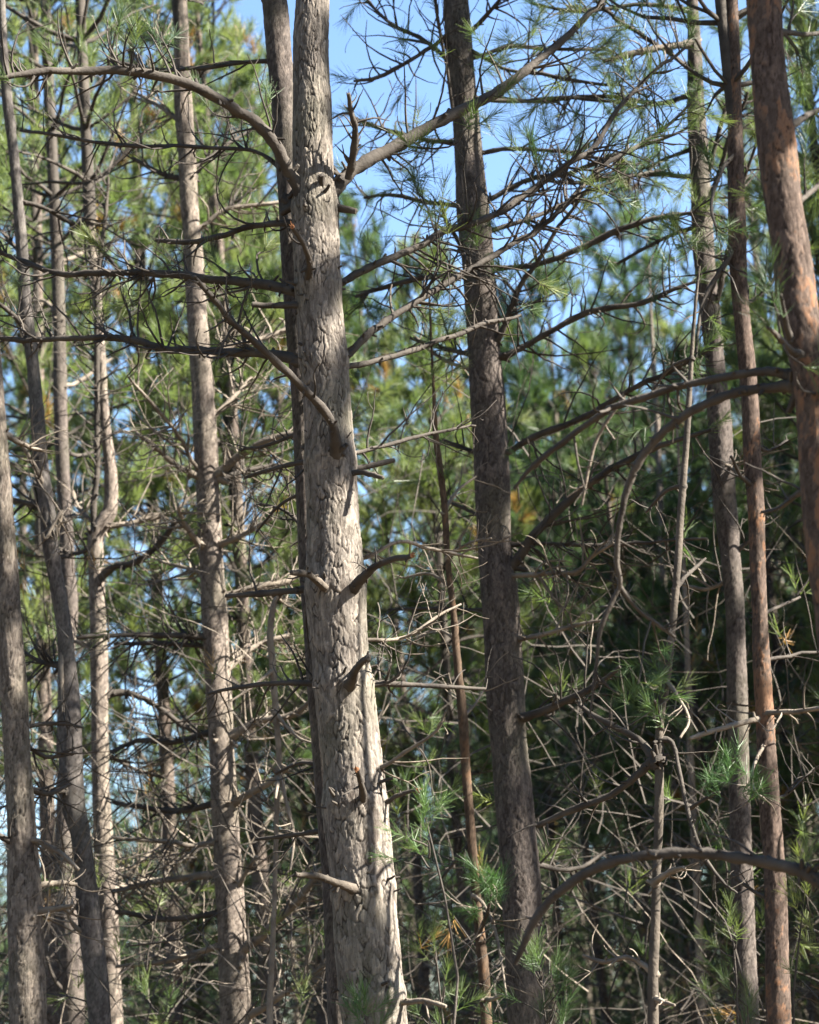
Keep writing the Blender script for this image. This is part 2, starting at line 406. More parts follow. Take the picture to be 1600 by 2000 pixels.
        W = np.array([[*at(x, y, Y0 + dy * t), w * .5 * mpp(Y0 + dy * t)] for (x, y, w), t in zip(A, ln)])
        S = spline(W, k); S[:, 3] = np.maximum(S[:, 3], .0022)
        Pn = S[:, :3].copy()
        ds = np.concatenate([[0], np.cumsum(np.linalg.norm(np.diff(Pn, axis=0), axis=1))])
        nk = max(3, int(ds[-1] / .13)); kn = rng.normal(0, .7, (nk + 1, 3)); kn[0] = 0
        kx = np.sort(np.concatenate([[0], rng.uniform(0, ds[-1], nk - 1), [ds[-1]]]))
        Pn += np.stack([np.interp(ds, kx, kn[:, c]) for c in range(3)], 1) * np.minimum(S[:, 3:4], .010) * .8 + rng.normal(0, .06, Pn.shape) * S[:, 3:4]
        if root: S[:, 3] *= 1 + (.3 if front else .7) * np.exp(-np.maximum(ds - .3 * self.centre(pts[0][1])[1] * mpp(self.Y), 0) / .035)
        mb = MB(); r = S[:, 3] * rng.uniform(.93, 1.09, len(S))
        tube(mb, Pn, r, 8, 0, True, .08, 1 if tip else None)
        if tip:                                           # torn fibres
            for _ in range(9):
                q = Pn[-1] + rng.normal(0, .45, 3) * S[-1, 3]; d = norm(norm(Pn[-1] - Pn[-3]) + rng.normal(0, .25, 3)); tube(mb, [q - d * .01, q + d * rng.uniform(.008, .03)], [.004, .001], 4, 1)
        tips = []
        for _ in range(int(26 * np.linalg.norm(np.diff(Pn, axis=0), axis=1).sum())):      # knobs and snapped-off twig bases
            i = rng.integers(0, len(Pn) - 1); d = norm(rng.standard_normal(3)); q = Pn[i] + (Pn[i + 1] - Pn[i]) * rng.random()
            rr = S[i, 3] * rng.uniform(.25, .5); tube(mb, [q, q + d * S[i, 3] * rng.uniform(1.2, 2.6)], [rr * 1.3, rr * .7], 4, 0)
        if tw > 0: side_twigs(mb, Pn, S[:, 3], tw * 2.0, tl[0] * 1.0, tl[1] * 1.3, up, 0, .15, depth, None, tips)
        o = mb.build(name, [mat_, WOOD], self.root, self.base)
        if label: o['label'] = label
        if live:
            nb = MB(); rng.shuffle(tips)
            use = tips[:live * 2] + [(Pn[-1], norm(Pn[-1] - Pn[-3]))]
            for p, d in use:
                shoot(nb, p - d * .05, norm(d + np.array([0, 0, .3])), .15, 70, nl, .0024, 0)
            n_ = nb.build('needles', [gm or GREEN_BLUE], o, self.base, False)
        self.last = (o, Pn)
        return o

def tufts(parent_tree, spots, Y, name='needles', m=None, size=1.0, n=60, parent=None):
    nb = MB()
    for px, py, s in spots:
        p = at(px, py, Y + rng.normal(0, .06))
        for _ in range(max(2, int(3 * s))):
            d = norm(rng.normal(0, .7, 3) + np.array([0, 0, .7]))
            shoot(nb, p + rng.normal(0, .04 * s, 3), d, .12 * size, n, .10 * size, .0022, 0)
    return nb.build(name, [m or GREEN_BLUE], parent or parent_tree.root, parent_tree.base, False)

# T1, the thick trunk in the middle
T1 = Tree('thickest grey-brown pine with flaking plated bark and sunlit patches, just left of centre', 11.0,
  [(732,2000,128),(722,1900,124),(714,1800,122),(707,1700,119),(696,1600,118),(690,1500,116),(678,1400,113),(667,1300,110),(658,1200,110),(652,1050,104),(645,900,100),(640,800,97),(632,700,93),(624,600,92),(619,500,92),(615,400,93),(611,300,80),(610,200,74),(607,100,69),(611,0,66),(615,-60,62)], BARK, 14.5, 190, relief=(0.0045, 0.024, 0.078, 0.008), k=24, wob=.035, crown_at=7.6, whorl=[405, 560, 705, 900, 1150, 1335, 1570, 1740, 1950])
T1.branch([(605,402,32),(585,365,28),(565,330,25),(530,270,24),(478,222,22),(430,188,22),(350,155,21),(250,140,19),(150,136,17),(60,142,14),(-30,152,11)], -.9, tw=11, tl=(.1,.4), up=.5, live=5)
T1.branch([(633,398,32),(660,362,30),(680,338,27),(720,312,26),(800,268,25),(880,226,23),(950,190,21),(1010,152,19),(1060,112,17),(1130,50,14),(1185,-10,11)], .7, tw=8, tl=(.12,.5), live=14)
T1.branch([(668,548,15),(720,525,15),(800,490,15),(870,452,14),(940,430,14),(1000,400,13),(1040,375,13),(1106,325,12),(1160,285,11),(1208,215,10),(1285,133,8),(1340,90,6)], .9, tw=8, tl=(.12,.5), live=8)
T1.branch([(668,697,15),(720,652,15),(780,610,14),(850,567,14),(920,527,13),(1000,480,12),(1040,455,12),(1100,405,11),(1162,337,10),(1236,290,9),(1300,245,7),(1350,200,5)], 1.0, tw=8, tl=(.12,.5), live=8)
T1.branch([(690,715,12),(750,702,12),(820,682,11),(900,652,10),(950,634,10),(1018,616,6)], .6, tw=3)
T1.branch([(570,562,22),(500,552,19),(430,548,17),(350,541,16),(250,533,15),(180,535,13),(100,530,12),(40,510,10),(-20,485,8)], .8, tw=12, tl=(.1,.45), up=.3, live=4)
T1.branch([(595,706,24),(520,690,19),(450,688,17),(380,685,16),(320,678,15),(240,662,14),(160,660,12),(80,662,11),(0,662,10),(-40,660,8)], .6, tw=11, tl=(.1,.4), up=.3)
T1.branch([(575,598,13),(530,596,12),(493,592,11)], -.1, tw=0)
T1.branch([(560,436,13),(490,440,13),(440,452,12),(370,470,11),(308,470,9)], .4, tw=4, up=.4)
T1.branch([(655,893,20),(652,855,20),(632,805,18),(560,730,16),(500,670,14),(440,610,12),(400,565,10),(380,540,7)], -.9, front=True, tw=6, tl=(.08,.35), label='long slanting branch growing up and left across the trunk')
T1.branch([(602,545,16),(603,515,15),(590,480,13),(573,445,12)], -.35, front=True, tw=1, tip=True, name='broken_branch')
T1.branch([(690,1150,22),(710,1128,19),(735,1108,17),(770,1094,15),(812,1083,12)], -.35, front=True, tw=2, tl=(.05,.15), tip=True, name='broken_branch', label='broken branch with an orange tip')
T1.branch([(640,1150,17),(610,1130,16),(568,1114,13)], -.35, front=True, mat_=TWIG_MID, tw=1, name='broken_branch')
T1.branch([(615,1150,14),(560,1155,13),(500,1160,12),(440,1162,8)], .3, tw=3)
T1.branch([(683,1340,24),(692,1312,20),(705,1296,17),(722,1282,14)], -.35, front=True, tw=1, tl=(.06,.2), name='broken_branch')
T1.branch([(740,1336,12),(800,1338,10),(870,1342,9),(950,1346,6)], .3, tw=5, tl=(.1,.3))
T1.branch([(620,1334,11),(560,1332,10),(500,1336,9),(405,1352,5)], .2, tw=4)
T1.branch([(708,1565,16),(705,1530,14),(699,1503,12)], -.3, front=True, tw=2, tl=(.05,.2), tip=True, name='broken_branch')
T1.branch([(750,1572,12),(770,1560,11),(790,1551,10),(813,1545,9)], -.1, tw=1, tl=(.05,.15), tip=True, name='broken_branch')
T1.branch([(695,1738,20),(655,1722,17),(620,1709,15),(573,1708,11)], -.4, front=True, mat_=TWIG_MID, tw=4, tl=(.05,.12), name='broken_branch', label='pale stub sticking out to the left')
T1.branch([(695,912,15),(730,906,14),(776,896,11)], .1, tw=1, tl=(.05,.1), name='broken_branch')
T1.branch([(695,925,12),(725,930,14),(748,936,10)], -.15, tw=0, name='broken_branch')
T1.branch([(700,882,9),(760,868,9),(800,855,8),(880,840,6),(930,830,5)], .4, tw=7)
T1.branch([(600,905,10),(540,915,9),(480,930,7)], .3, tw=4)
T1.branch([(790,1955,12),(830,1953,10),(872,1966,7)], -.2, mat_=TWIG_PALE, tw=2)
T1.branch([(680,350,16),(690,300,15),(692,250,13),(684,215,11),(680,180,8)], -.3, tw=12, tl=(.05,.22), up=.6, y0=.02, root=False)
T1.branch([(745,1500,8),(790,1470,7),(850,1430,6),(870,1390,4)], -.2, mat_=TWIG_PALE, tw=5)
T1.branch([(735,1250,7),(800,1240,7),(860,1200,6),(900,1180,4)], .3, mat_=TWIG_PALE, tw=6)
T1.branch([(715,1090,8),(780,1060,7),(860,1075,7),(930,1090,5)], .4, mat_=TWIG_PALE, tw=6)

T1b = Tree('slender dark pine standing tight behind the thickest trunk, on its left side', 11.4,
  [(664,2000,44),(650,1700,44),(626,1400,43),(612,1200,42),(603,1050,41),(590,800,40),(572,560,40),(566,400,46),(560,280,54),(555,200,52),(545,100,50),(536,0,50),(520,-60,42)], BARK_DARK, 13.0, 44, relief=(0.014, 0.024, 0.05, 0.003), k=14, crown_at=8.2)
for a in ([(560,335,9),(500,295,8),(400,292,8),(250,285,8),(140,270,7),(40,255,5)], [(520,120,9),(430,128,9),(330,135,8),(210,120,6)], [(575,850,8),(520,870,7),(470,880,5)], [(640,1620,10),(560,1632,9),(500,1640,6)],
          [(610,1050,8),(560,1000,7),(500,985,5)], [(600,960,7),(545,990,6),(500,1040,4)], [(640,1500,9),(590,1490,7),(540,1510,5)]):
    T1b.branch(a, .3, tw=6, tl=(.1,.35))

T2 = Tree('dark brown straight pine right of the thickest trunk, against the blue sky', 13.5,
  [(1030,2000,74),(1021,1800,73),(1016,1700,73),(1004,1560,71),(990,1400,70),(979,1200,70),(966,1060,68),(960,900,69),(947,700,67),(940,600,64),(933,500,63),(923,400,62),(908,200,52),(898,100,52),(890,0,52),(886,-60,50)], BARK_DARK, 13.5, 110, relief=(0.007, 0.022, 0.070, 0.006), k=18, wob=.04, crown_at=8.8)
for a, dy, m, kw in (
  ([(985,692,13),(1020,678,12),(1040,668,12),(1090,640,12),(1162,608,12),(1257,591,11),(1310,570,9),(1360,550,6)], -.3, TWIG, dict(live=4)),
  ([(912,690,10),(870,680,9),(800,660,6)], .2, TWIG, {}),
  ([(945,700,13),(978,655,13),(997,605,12),(1022,550,10),(1047,518,9),(1095,440,8),(1155,360,6),(1190,300,4)], -.5, TWIG, dict(live=3)),
  ([(965,525,11),(1040,519,11),(1127,487,12),(1208,450,13),(1290,425,10),(1355,410,6)], -.3, TWIG, dict(live=3)),
  ([(955,390,11),(1000,366,10),(1040,350,10),(1100,340,10),(1200,305,10),(1280,275,8),(1345,250,5)], -.2, TWIG, dict(live=5)),
  ([(915,518,10),(895,470,9),(872,430,8),(862,390,6)], -.4, TWIG, {}),
  ([(915,240,8),(885,225,8),(870,130,7),(858,60,7),(850,-20,6)], -.4, TWIG, {}),
  ([(1000,1103,20),(1045,1042,18),(1110,976,16),(1180,923,14),(1250,889,13),(1320,860,10),(1390,840,7)], -.6, TWIG, dict(live=3)),
  ([(1005,1125,10),(1080,1120,9),(1127,1116,9),(1155,1090,8),(1200,1062,5)], -.4, TWIG_PALE, {}),
  ([(1015,1245,10),(1060,1238,9),(1127,1221,8),(1180,1212,5)], -.3, TWIG_PALE, {}),
  ([(1030,1400,16),(1100,1371,14),(1160,1341,12),(1212,1303,8)], -.5, TWIG, {}),
  ([(995,882,12),(1040,855,12),(1145,816,12),(1215,777,11),(1285,738,10),(1365,696,8),(1420,660,5)], -.7, TWIG, dict(live=4)),
  ([(930,886,8),(900,872,7),(865,858,5)], .1, TWIG, {}),
  ([(1000,1065,8),(1100,1064,8),(1240,1062,7),(1380,1052,5)], -.3, TWIG, {}),
  ([(935,110,9),(1000,92,9),(1090,100,8),(1180,95,6)], .3, TWIG, dict(live=5)),
  ([(880,120,10),(830,80,9),(770,50,8),(720,0,6)], .3, TWIG, dict(live=3)),
  ([(910,720,8),(860,700,7),(800,650,5)], .3, TWIG_PALE, {}),
  ([(920,60,10),(960,20,9),(1000,-30,6)], -.3, TWIG, dict(live=3)),
  ([(890,280,10),(820,270,10),(740,250,9),(690,230,5)], .5, TWIG, dict(live=3)),
  ([(905,400,9),(830,395,9),(760,380,8),(710,385,5)], .4, TWIG, dict(live=3)),
  ([(915,540,10),(830,545,10),(760,560,10),(690,580,6)], .3, TWIG, dict(live=3)),
  ([(945,1190,7),(870,1188,7),(760,1190,5)], .2, TWIG, {}),
  ([(1050,1690,10),(1110,1700,9),(1180,1670,6)], .3, TWIG, {}),
  ([(925,300,9),(1000,290,9),(1120,300,8),(1240,320,6)], -.2, TWIG, dict(live=3)),
  ([(915,190,9),(1010,200,9),(1120,190,8),(1260,210,6)], .3, TWIG, dict(live=4)),
  ([(905,90,8),(980,130,8),(1080,150,8),(1200,170,6)], -.3, TWIG, dict(live=4)),
  ([(955,450,9),(1050,420,9),(1180,360,8),(1290,330,6)], .4, TWIG, dict(live=2)),
  ([(885,60,9),(820,110,9),(740,150,8),(690,160,5)], -.2, TWIG, dict(live=2)),
  ([(935,1010,7),(890,985,6),(860,975,4)], .2, TWIG, {}),
  ):
    T2.branch(a, dy, m, tw=9, tl=(.1,.5), **kw)

T3 = Tree('straight sunlit pale pine left of the thickest trunk, with long bare side branches', 15.0,
  [(462,2000,58),(452,1800,56),(446,1700,53),(438,1560,50),(430,1400,49),(419,1200,48),(408,1000,46),(398,800,45),(384,600,41),(379,500,36),(370,400,36),(365,300,36),(358,200,35),(354,60,30),(352,-20,28)], BARK_PALE, 14.5, 56, relief=(0.011, 0.026, 0.045, 0.004), k=16, crown_py=60)
for a, dy, m in (
  ([(425,925,18),(472,889,16),(525,858,14),(600,845,11)], -.2, TWIG_PALE), ([(425,940,11),(480,921,10),(560,905,7)], .2, TWIG),
  ([(390,932,12),(340,906,11),(300,870,9),(268,848,6)], -.3, TWIG_PALE), ([(390,925,8),(350,850,8),(300,790,7),(250,738,5)], -.5, TWIG_PALE),
  ([(430,1062,12),(480,1042,10),(535,1008,6)], -.2, TWIG_PALE), ([(390,1062,12),(362,1025,11),(348,990,7)], -.3, TWIG_PALE),
  ([(436,1166,14),(500,1146,12),(560,1136,11),(590,1120,8)], .2, TWIG_PALE),
  ([(400,1243,12),(340,1241,11),(260,1239,10),(150,1243,7)], -.3, TWIG), ([(402,1262,9),(300,1256,9),(225,1259,6)], .1, TWIG),
  ([(448,1300,13),(500,1262,11),(565,1238,8)], .2, TWIG_PALE), ([(452,1436,18),(500,1411,15),(560,1400,13),(605,1373,9)], -.2, TWIG_PALE),
  ([(460,1566,15),(520,1531,12),(565,1496,8)], -.3, TWIG_PALE), ([(405,1432,11),(330,1449,10),(270,1447,9),(215,1468,7)], .3, TWIG),
  ([(415,1570,11),(340,1581,11),(220,1569,8)], .2, TWIG), ([(418,1645,10),(370,1649,9),(300,1641,8),(220,1634,6)], -.2, TWIG_PALE),
  ([(420,1708,13),(330,1719,12),(222,1736,9)], .2, TWIG_PALE), ([(425,1785,11),(340,1797,11),(225,1781,8)], -.1, TWIG),
  ([(430,1845,11),(330,1875,10),(225,1886,6)], .2, TWIG_PALE), ([(478,1852,18),(520,1819,16),(570,1770,14),(610,1722,13),(646,1680,10)], -.4, TWIG_PALE),
  ([(488,1982,14),(550,1946,12),(600,1911,10),(656,1869,8)], -.4, TWIG_PALE), ([(470,1725,9),(485,1700,8),(502,1676,6)], -.2, TWIG_PALE),
  ([(395,700,12),(450,680,12),(540,650,10),(600,620,7)], .4, TWIG_PALE), ([(400,830,10),(450,780,9),(490,735,6)], .2, TWIG_PALE),
  ([(350,235,10),(310,205,9),(260,180,6)], .2, TWIG_PALE), ([(350,90,9),(320,85,8),(300,50,5)], .2, TWIG_PALE),
  ([(375,345,12),(330,345,11),(260,310,8)], .1, TWIG), ([(390,445,10),(440,410,9),(500,400,9),(560,395,7)], .2, TWIG_PALE),
  ([(372,330,9),(430,290,8),(500,250,6)], .3, TWIG), ([(415,1130,9),(370,1110,8),(300,1090,5)], .3, TWIG_PALE),
  ):
    T3.branch(a, dy, m, tw=15, tl=(.12,.55), up=.2)

T4 = Tree('pine with kinked upper trunk and thin dark stem rising from the kink, left', 16.2,
  [(219,2000,40),(212,1800,38),(200,1600,36),(196,1500,34),(194,1300,33),(191,1200,31),(188,1100,31),(187,1050,33),(205,1015,32),(216,990,27),(216,920,25),(206,830,20),(197,700,20),(188,560,20),(180,480,19),(173,380,20),(168,280,18),(163,150,17),(158,0,16)], BARK_PALE, 13.5, 44, relief=(0.014, 0.024, 0.05, 0.003), k=12, crown_py=430, crown_scale=.9)
for a, dy, m in (
  ([(182,1045,13),(184,980,13),(191,900,12),(188,800,12),(189,700,12),(192,560,12),(205,440,9),(213,345,6)], -.2, TWIG),
  ([(190,1133,15),(222,1108,13),(266,1099,13),(320,1052,12),(345,1018,9)], -.4, TWIG), ([(205,1030,11),(260,1021,10),(330,1001,9),(385,963,6)], .1, TWIG_PALE),
  ([(210,1357,14),(260,1356,12),(300,1376,11),(350,1411,10),(402,1441,7)], .1, TWIG), ([(212,1475,8),(260,1500,7),(320,1520,5)], .2, TWIG),
  ([(180,1070,9),(150,1080,8),(100,1075,6)], .3, TWIG), ([(215,1700,8),(260,1690,7),(310,1650,5)], .2, TWIG_PALE),
  ([(180,1270,9),(155,1255,9),(130,1250,6)], .2, TWIG_PALE), ([(220,1740,10),(280,1720,9),(340,1715,6)], .3, TWIG_PALE),
  ([(220,1900,9),(270,1880,8),(330,1850,5)], .1, TWIG), ([(180,1020,8),(150,990,8),(140,960,5)], .2, TWIG_PALE)):
    T4.branch(a, dy, m, tw=15, tl=(.1,.5), up=.2)

T5 = Tree('smooth grey pine leaning left, crossing from the top left corner towards the bottom', 14.0,
  [(196,2000,42),(187,1900,44),(175,1800,42),(159,1640,38),(142,1560,45),(136,1400,43),(128,1250,32),(113,1150,30),(98,1060,32),(93,1000,30),(80,900,29),(72,800,28),(63,700,24),(50,600,25),(44,500,24),(36,400,23),(27,300,20),(15,200,22),(9,120,18),(3,0,15),(0,-60,14)], BARK_SMOOTH, 13.0, 44, relief=(0.014, 0.024, 0.05, 0.003), k=12, crown_at=8.9)
for a, dy, m in (
  ([(60,660,12),(20,610,11),(-30,570,8)], -.2, TWIG), ([(85,985,10),(40,980,10),(-20,965,7)], .2, TWIG),
  ([(88,955,10),(50,880,8),(20,850,5)], -.2, TWIG_PALE), ([(130,1545,12),(80,1545,11),(40,1540,7)], -.4, TWIG),
  ([(155,1700,9),(110,1660,8),(70,1635,6)], -.2, TWIG_PALE), ([(45,500,9),(20,470,8),(-10,440,5)], .2, TWIG),
  ([(100,1090,9),(120,1000,7),(90,1050,6),(82,1040,5)], -.15, TWIG_PALE), ([(120,1300,9),(80,1290,8),(30,1260,5)], .2, TWIG),
  ([(40,395,9),(90,410,9),(160,450,9),(240,540,7),(260,600,5)], .2, TWIG), ([(170,1830,9),(140,1800,8),(125,1760,5)], -.1, TWIG_PALE)):
    T5.branch(a, dy, m, tw=15, tl=(.1,.5), up=.2)
T5.branch([(125,1255,8),(118,1320,8),(126,1390,6)], -.15, TWIG_PALE, tw=0)

T6 = Tree('stout rough-barked pine at the left edge, rising out of the frame halfway up', 13.0,
  [(56,2000,70),(50,1800,64),(46,1700,60),(42,1600,54),(35,1500,50),(30,1400,50),(24,1300,49),(18,1200,47),(13,1100,44),(6,1000,41),(0,900,36),(-8,800,36),(-18,650,34),(-30,450,31),(-46,200,28),(-60,0,25)], BARK_MID, 13.0, 70, relief=(0.008, 0.021, 0.065, 0.007), k=16, crown_at=8.2)
for a, dy, m in (
  ([(65,1640,10),(110,1660,9),(150,1700,6)], -.2, TWIG_PALE), ([(70,1730,10),(120,1725,10),(150,1728,7)], .2, TWIG_PALE),
  ([(25,1640,11),(0,1630,10),(-40,1600,7)], -.2, TWIG), ([(60,1540,11),(100,1548,10),(140,1530,6)], .2, TWIG),
  ([(10,850,10),(40,865,9),(80,880,6)], .2, TWIG_PALE), ([(50,1420,8),(100,1415,8),(160,1420,5)], .3, TWIG),
  ([(75,1780,13),(110,1775,11),(140,1768,7)], -.1, TWIG_PALE), ([(55,1460,8),(100,1480,8),(150,1470,5)], .3, TWIG)):
    T6.branch(a, dy, m, tw=10, tl=(.1,.35), up=.2)

T7 = Tree('thin brown pine half hidden behind the smooth leaning trunk at left', 18.0,
  [(143,2000,46),(140,1900,44),(132,1800,40),(128,1700,36),(127,1500,32),(130,1300,30),(138,1200,29),(132,1100,28),(127,1000,28),(119,830,27),(116,650,26),(112,500,24),(106,400,22),(98,250,20),(90,100,18),(86,0,16)], BARK_DARK, 14.0, 44, relief=(0.014, 0.024, 0.05, 0.003), k=12, crown_py=520, crown_scale=.9)
for a, dy, m in (([(120,760,9),(160,740,8),(220,700,5)], .3, TWIG_PALE), ([(115,620,9),(90,590,8),(60,590,5)], .2, TWIG_PALE), ([(150,1745,11),(200,1730,9),(260,1700,6)], .2, TWIG_PALE),
  ([(138,1950,8),(110,1920,8),(90,1870,5)], -.2, TWIG), ([(118,870,9),(150,890,8),(190,880,5)], .3, TWIG), ([(112,510,8),(150,500,8),(200,460,5)], .3, TWIG_PALE)):
    T7.branch(a, dy, m, tw=6, tl=(.1,.4), up=.2)

T8 = Tree('very thin orange-brown pine stem between the two central trunks', 13.0,
  [(952,2020,22),(945,1900,21),(935,1800,18),(926,1700,16),(918,1600,18),(910,1500,17),(904,1400,18),(894,1300,15),(886,1200,13),(875,1100,12),(869,1000,13),(858,900,12),(851,850,11),(847,760,6),(842,660,4),(838,560,3)], BARK_ORANGE, 7.0, 14, k=10, top=False)
for a, dy, m in (([(925,1750,7),(945,1770,6),(970,1830,6),(990,1950,4)], -.3, TWIG_PALE), ([(945,1950,9),(965,1950,8),(985,1940,6)], -.1, TWIG_PALE), ([(905,1400,6),(930,1370,5),(948,1340,4)], .2, TWIG_PALE),
  ([(890,1250,6),(850,1230,5),(800,1260,4)], .2, TWIG_PALE), ([(868,1000,7),(890,960,6),(930,930,4)], .2, TWIG_PALE), ([(875,1090,7),(920,1060,6),(960,1050,4)], -.2, TWIG_PALE),
  ([(880,1150,6),(840,1120,6),(780,1130,4)], .2, TWIG_PALE), ([(920,1640,7),(890,1680,6),(860,1720,4)], .1, TWIG)):
    T8.branch(a, dy, m, tw=10, tl=(.1,.35), up=.2)
T8.branch([(935,1830,8),(950,1790,7),(962,1750,6)], -.25, tw=0, live=1, gm=GREEN_FRESH)
tufts(T8, [(958,1745,1.6),(975,1725,1.2),(945,1775,1.0)], 12.75, m=GREEN_FRESH, parent=T8.last[0])
tufts(T8, [(838,620,1.5),(842,690,1.2),(835,570,1.5),(850,740,1.0),(866,930,1.0),(872,650,1.0),(815,640,1.0),(860,590,1.0)], 13.0, name='crown', m=GREEN)

T9 = Tree('blotchy pine right of the sky gap, left one of the close pair', 14.0,
  [(1462,2000,44),(1452,1800,42),(1446,1600,40),(1441,1400,38),(1436,1200,37),(1428,1100,40),(1418,1000,43),(1410,900,46),(1404,800,46),(1396,700,38),(1386,600,38),(1375,500,41),(1370,400,42),(1365,300,39),(1359,200,35),(1357,100,28),(1352,0,24),(1349,-60,22)], BARK_DARK, 12.5, 44, relief=(0.012, 0.022, 0.045, 0.005), k=14, crown_py=20, crown_scale=.6)
for a, dy, m, lv in (([(1345,185,10),(1280,200,10),(1180,185,9),(1050,200,7),(980,190,4)], .2, TWIG, 6), ([(1350,345,10),(1250,340,9),(1120,355,8),(1040,345,5)], .2, TWIG, 2), ([(1340,20,10),(1240,10,9),(1120,20,8),(1040,5,5)], -.2, TWIG, 8),
  ([(1340,130,9),(1260,70,9),(1180,20,8),(1150,-20,5)], -.3, TWIG, 8), ([(1365,440,9),(1290,470,8),(1200,520,6)], .1, TWIG, 3), ([(1350,85,15),(1300,92,14),(1240,105,12),(1175,122,8)], -.3, TWIG_PALE, 3), ([(1360,290,9),(1310,305,8),(1250,330,5)], .2, TWIG, 3), ([(1400,740,9),(1350,730,8),(1300,700,5)], .3, TWIG, 0),
  ([(1425,1085,9),(1460,1060,8),(1500,1010,5)], -.1, TWIG, 0), ([(1410,900,8),(1440,920,8),(1470,945,5)], -.2, TWIG_PALE, 0), ([(1385,330,9),(1400,260,9),(1420,190,8),(1440,100,5)], -.2, TWIG, 2),
  ([(1370,420,12),(1400,350,11),(1425,270,9),(1460,180,6)], -.4, TWIG, 3), ([(1395,600,10),(1415,520,10),(1440,400,9),(1480,280,6)], -.5, TWIG, 3), ([(1430,1130,8),(1380,1150,8),(1330,1140,5)], .1, TWIG_PALE, 0)):
    T9.branch(a, dy, m, tw=10, tl=(.1,.4), up=.2, live=lv)

T10 = Tree('reddish-lit narrow pine right of the blotchy one, its twin in the pair', 12.5,
  [(1522,2000,46),(1517,1800,41),(1513,1700,40),(1506,1600,40),(1499,1500,37),(1494,1400,34),(1488,1300,33),(1484,1200,31),(1480,1100,31),(1477,1000,33),(1470,900,33),(1466,800,34),(1458,700,33),(1444,560,32),(1439,400,34),(1435,200,29),(1430,0,24),(1427,-60,22)], BARK_RED, 12.0, 44, relief=(0.012, 0.022, 0.045, 0.005), k=14, crown_py=260, crown_scale=.8)
for a, dy, m, lv in (([(1490,1395,11),(1540,1390,10),(1610,1380,8)], -.3, TWIG_PALE, 0), ([(1485,1405,11),(1440,1415,10),(1360,1442,8),(1350,1445,6)], -.3, TWIG_PALE, 0), ([(1482,1200,8),(1520,1185,7),(1560,1165,5)], .2, TWIG, 0),
  ([(1468,850,8),(1500,880,7),(1540,860,5)], .2, TWIG, 0), ([(1495,1450,7),(1470,1500,7),(1472,1540,6),(1495,1560,4)], -.3, TWIG_PALE, 0), ([(1440,480,10),(1400,540,10),(1370,600,8),(1360,700,5)], -.2, TWIG, 3),
  ([(1505,1560,7),(1540,1550,6),(1590,1500,4)], .2, TWIG, 0), ([(1440,300,9),(1410,330,9),(1390,400,7),(1400,450,4)], -.3, TWIG, 3), ([(1475,955,8),(1450,930,8),(1425,890,5)], -.2, TWIG, 0),
  ([(1515,1760,8),(1470,1740,7),(1420,1700,5)], .1, TWIG, 0), ([(1490,1290,7),(1540,1280,7),(1600,1275,5)], .2, TWIG, 0), ([(1450,600,8),(1500,560,7),(1540,500,5)], .2, TWIG, 3)):
    T10.branch(a, dy, m, tw=8, tl=(.1,.35), up=.1, live=lv)

T11 = Tree('nearest pine, red-brown flaking bark, leaning out past the right edge', 8.0,
  [(1700,2000,90),(1676,1700,86),(1652,1400,82),(1634,1200,80),(1612,1060,78),(1600,900,76),(1592,800,76),(1578,700,78),(1558,600,80),(1547,500,78),(1531,400,74),(1519,300,76),(1508,200,73),(1498,100,70),(1492,0,70),(1487,-80,66)], BARK_RED, 11.0, 84, relief=(0.008, 0.03, 0.07, 0.005), k=18, wob=.03, crown_at=6.2)
for a, dy, kw in (
  ([(1545,732,22),(1530,731,20),(1477,729,17),(1390,743,16),(1320,757,15),(1250,780,14),(1180,808,13),(1110,853,12),(1040,910,10),(1005,955,6)], .5, dict(tw=4)),
  ([(1548,757,24),(1530,757,21),(1460,762,19),(1400,780,18),(1340,811,17),(1290,850,17),(1250,900,16),(1225,960,14),(1211,1030,12),(1206,1100,11),(1211,1150,9)], .4, dict(tw=2)),
  ([(1670,1770,40),(1600,1722,26),(1540,1697,24),(1460,1680,22),(1380,1669,20),(1300,1668,20),(1220,1678,20),(1150,1702,19),(1090,1745,18),(1050,1790,16),(1025,1838,14),(1003,1875,10)], .5, dict(tw=2)),
  ([(1585,770,18),(1610,765,16),(1660,740,12)], -.2, dict(tw=4)),
  ([(1545,660,14),(1530,600,12),(1525,580,10)], -.2, dict(tw=0)),
  ([(1545,690,14),(1520,660,12),(1500,640,7)], -.3, dict(tw=3, live=2)),
  ([(1540,250,16),(1570,230,14),(1620,200,10)], .2, dict(tw=6, live=6)),
  ([(1600,950,14),(1560,960,12),(1520,990,9),(1490,1000,6)], .6, dict(tw=6)),
  ([(1535,60,12),(1570,65,11),(1620,62,9)], .3, dict(tw=6, live=6)),
  ([(1555,400,12),(1600,360,10),(1640,330,7)], .3, dict(tw=6, live=6)),
  ([(1220,772,8),(1170,850,7),(1150,920,6),(1136,985,5)], .1, dict(tw=3, root=False, mat_=TWIG_PALE, y0=.38))):
    T11.branch(a, dy, tl=(.08,.25), **kw)
T11.branch([(1211,1145,10),(1175,1230,8),(1160,1330,6),(1150,1400,4)], .1, tw=3, root=False, y0=.4)
T11.branch([(1211,1145,9),(1240,1185,8),(1290,1225,8),(1318,1240,6)], .1, tw=4, root=False, y0=.4)

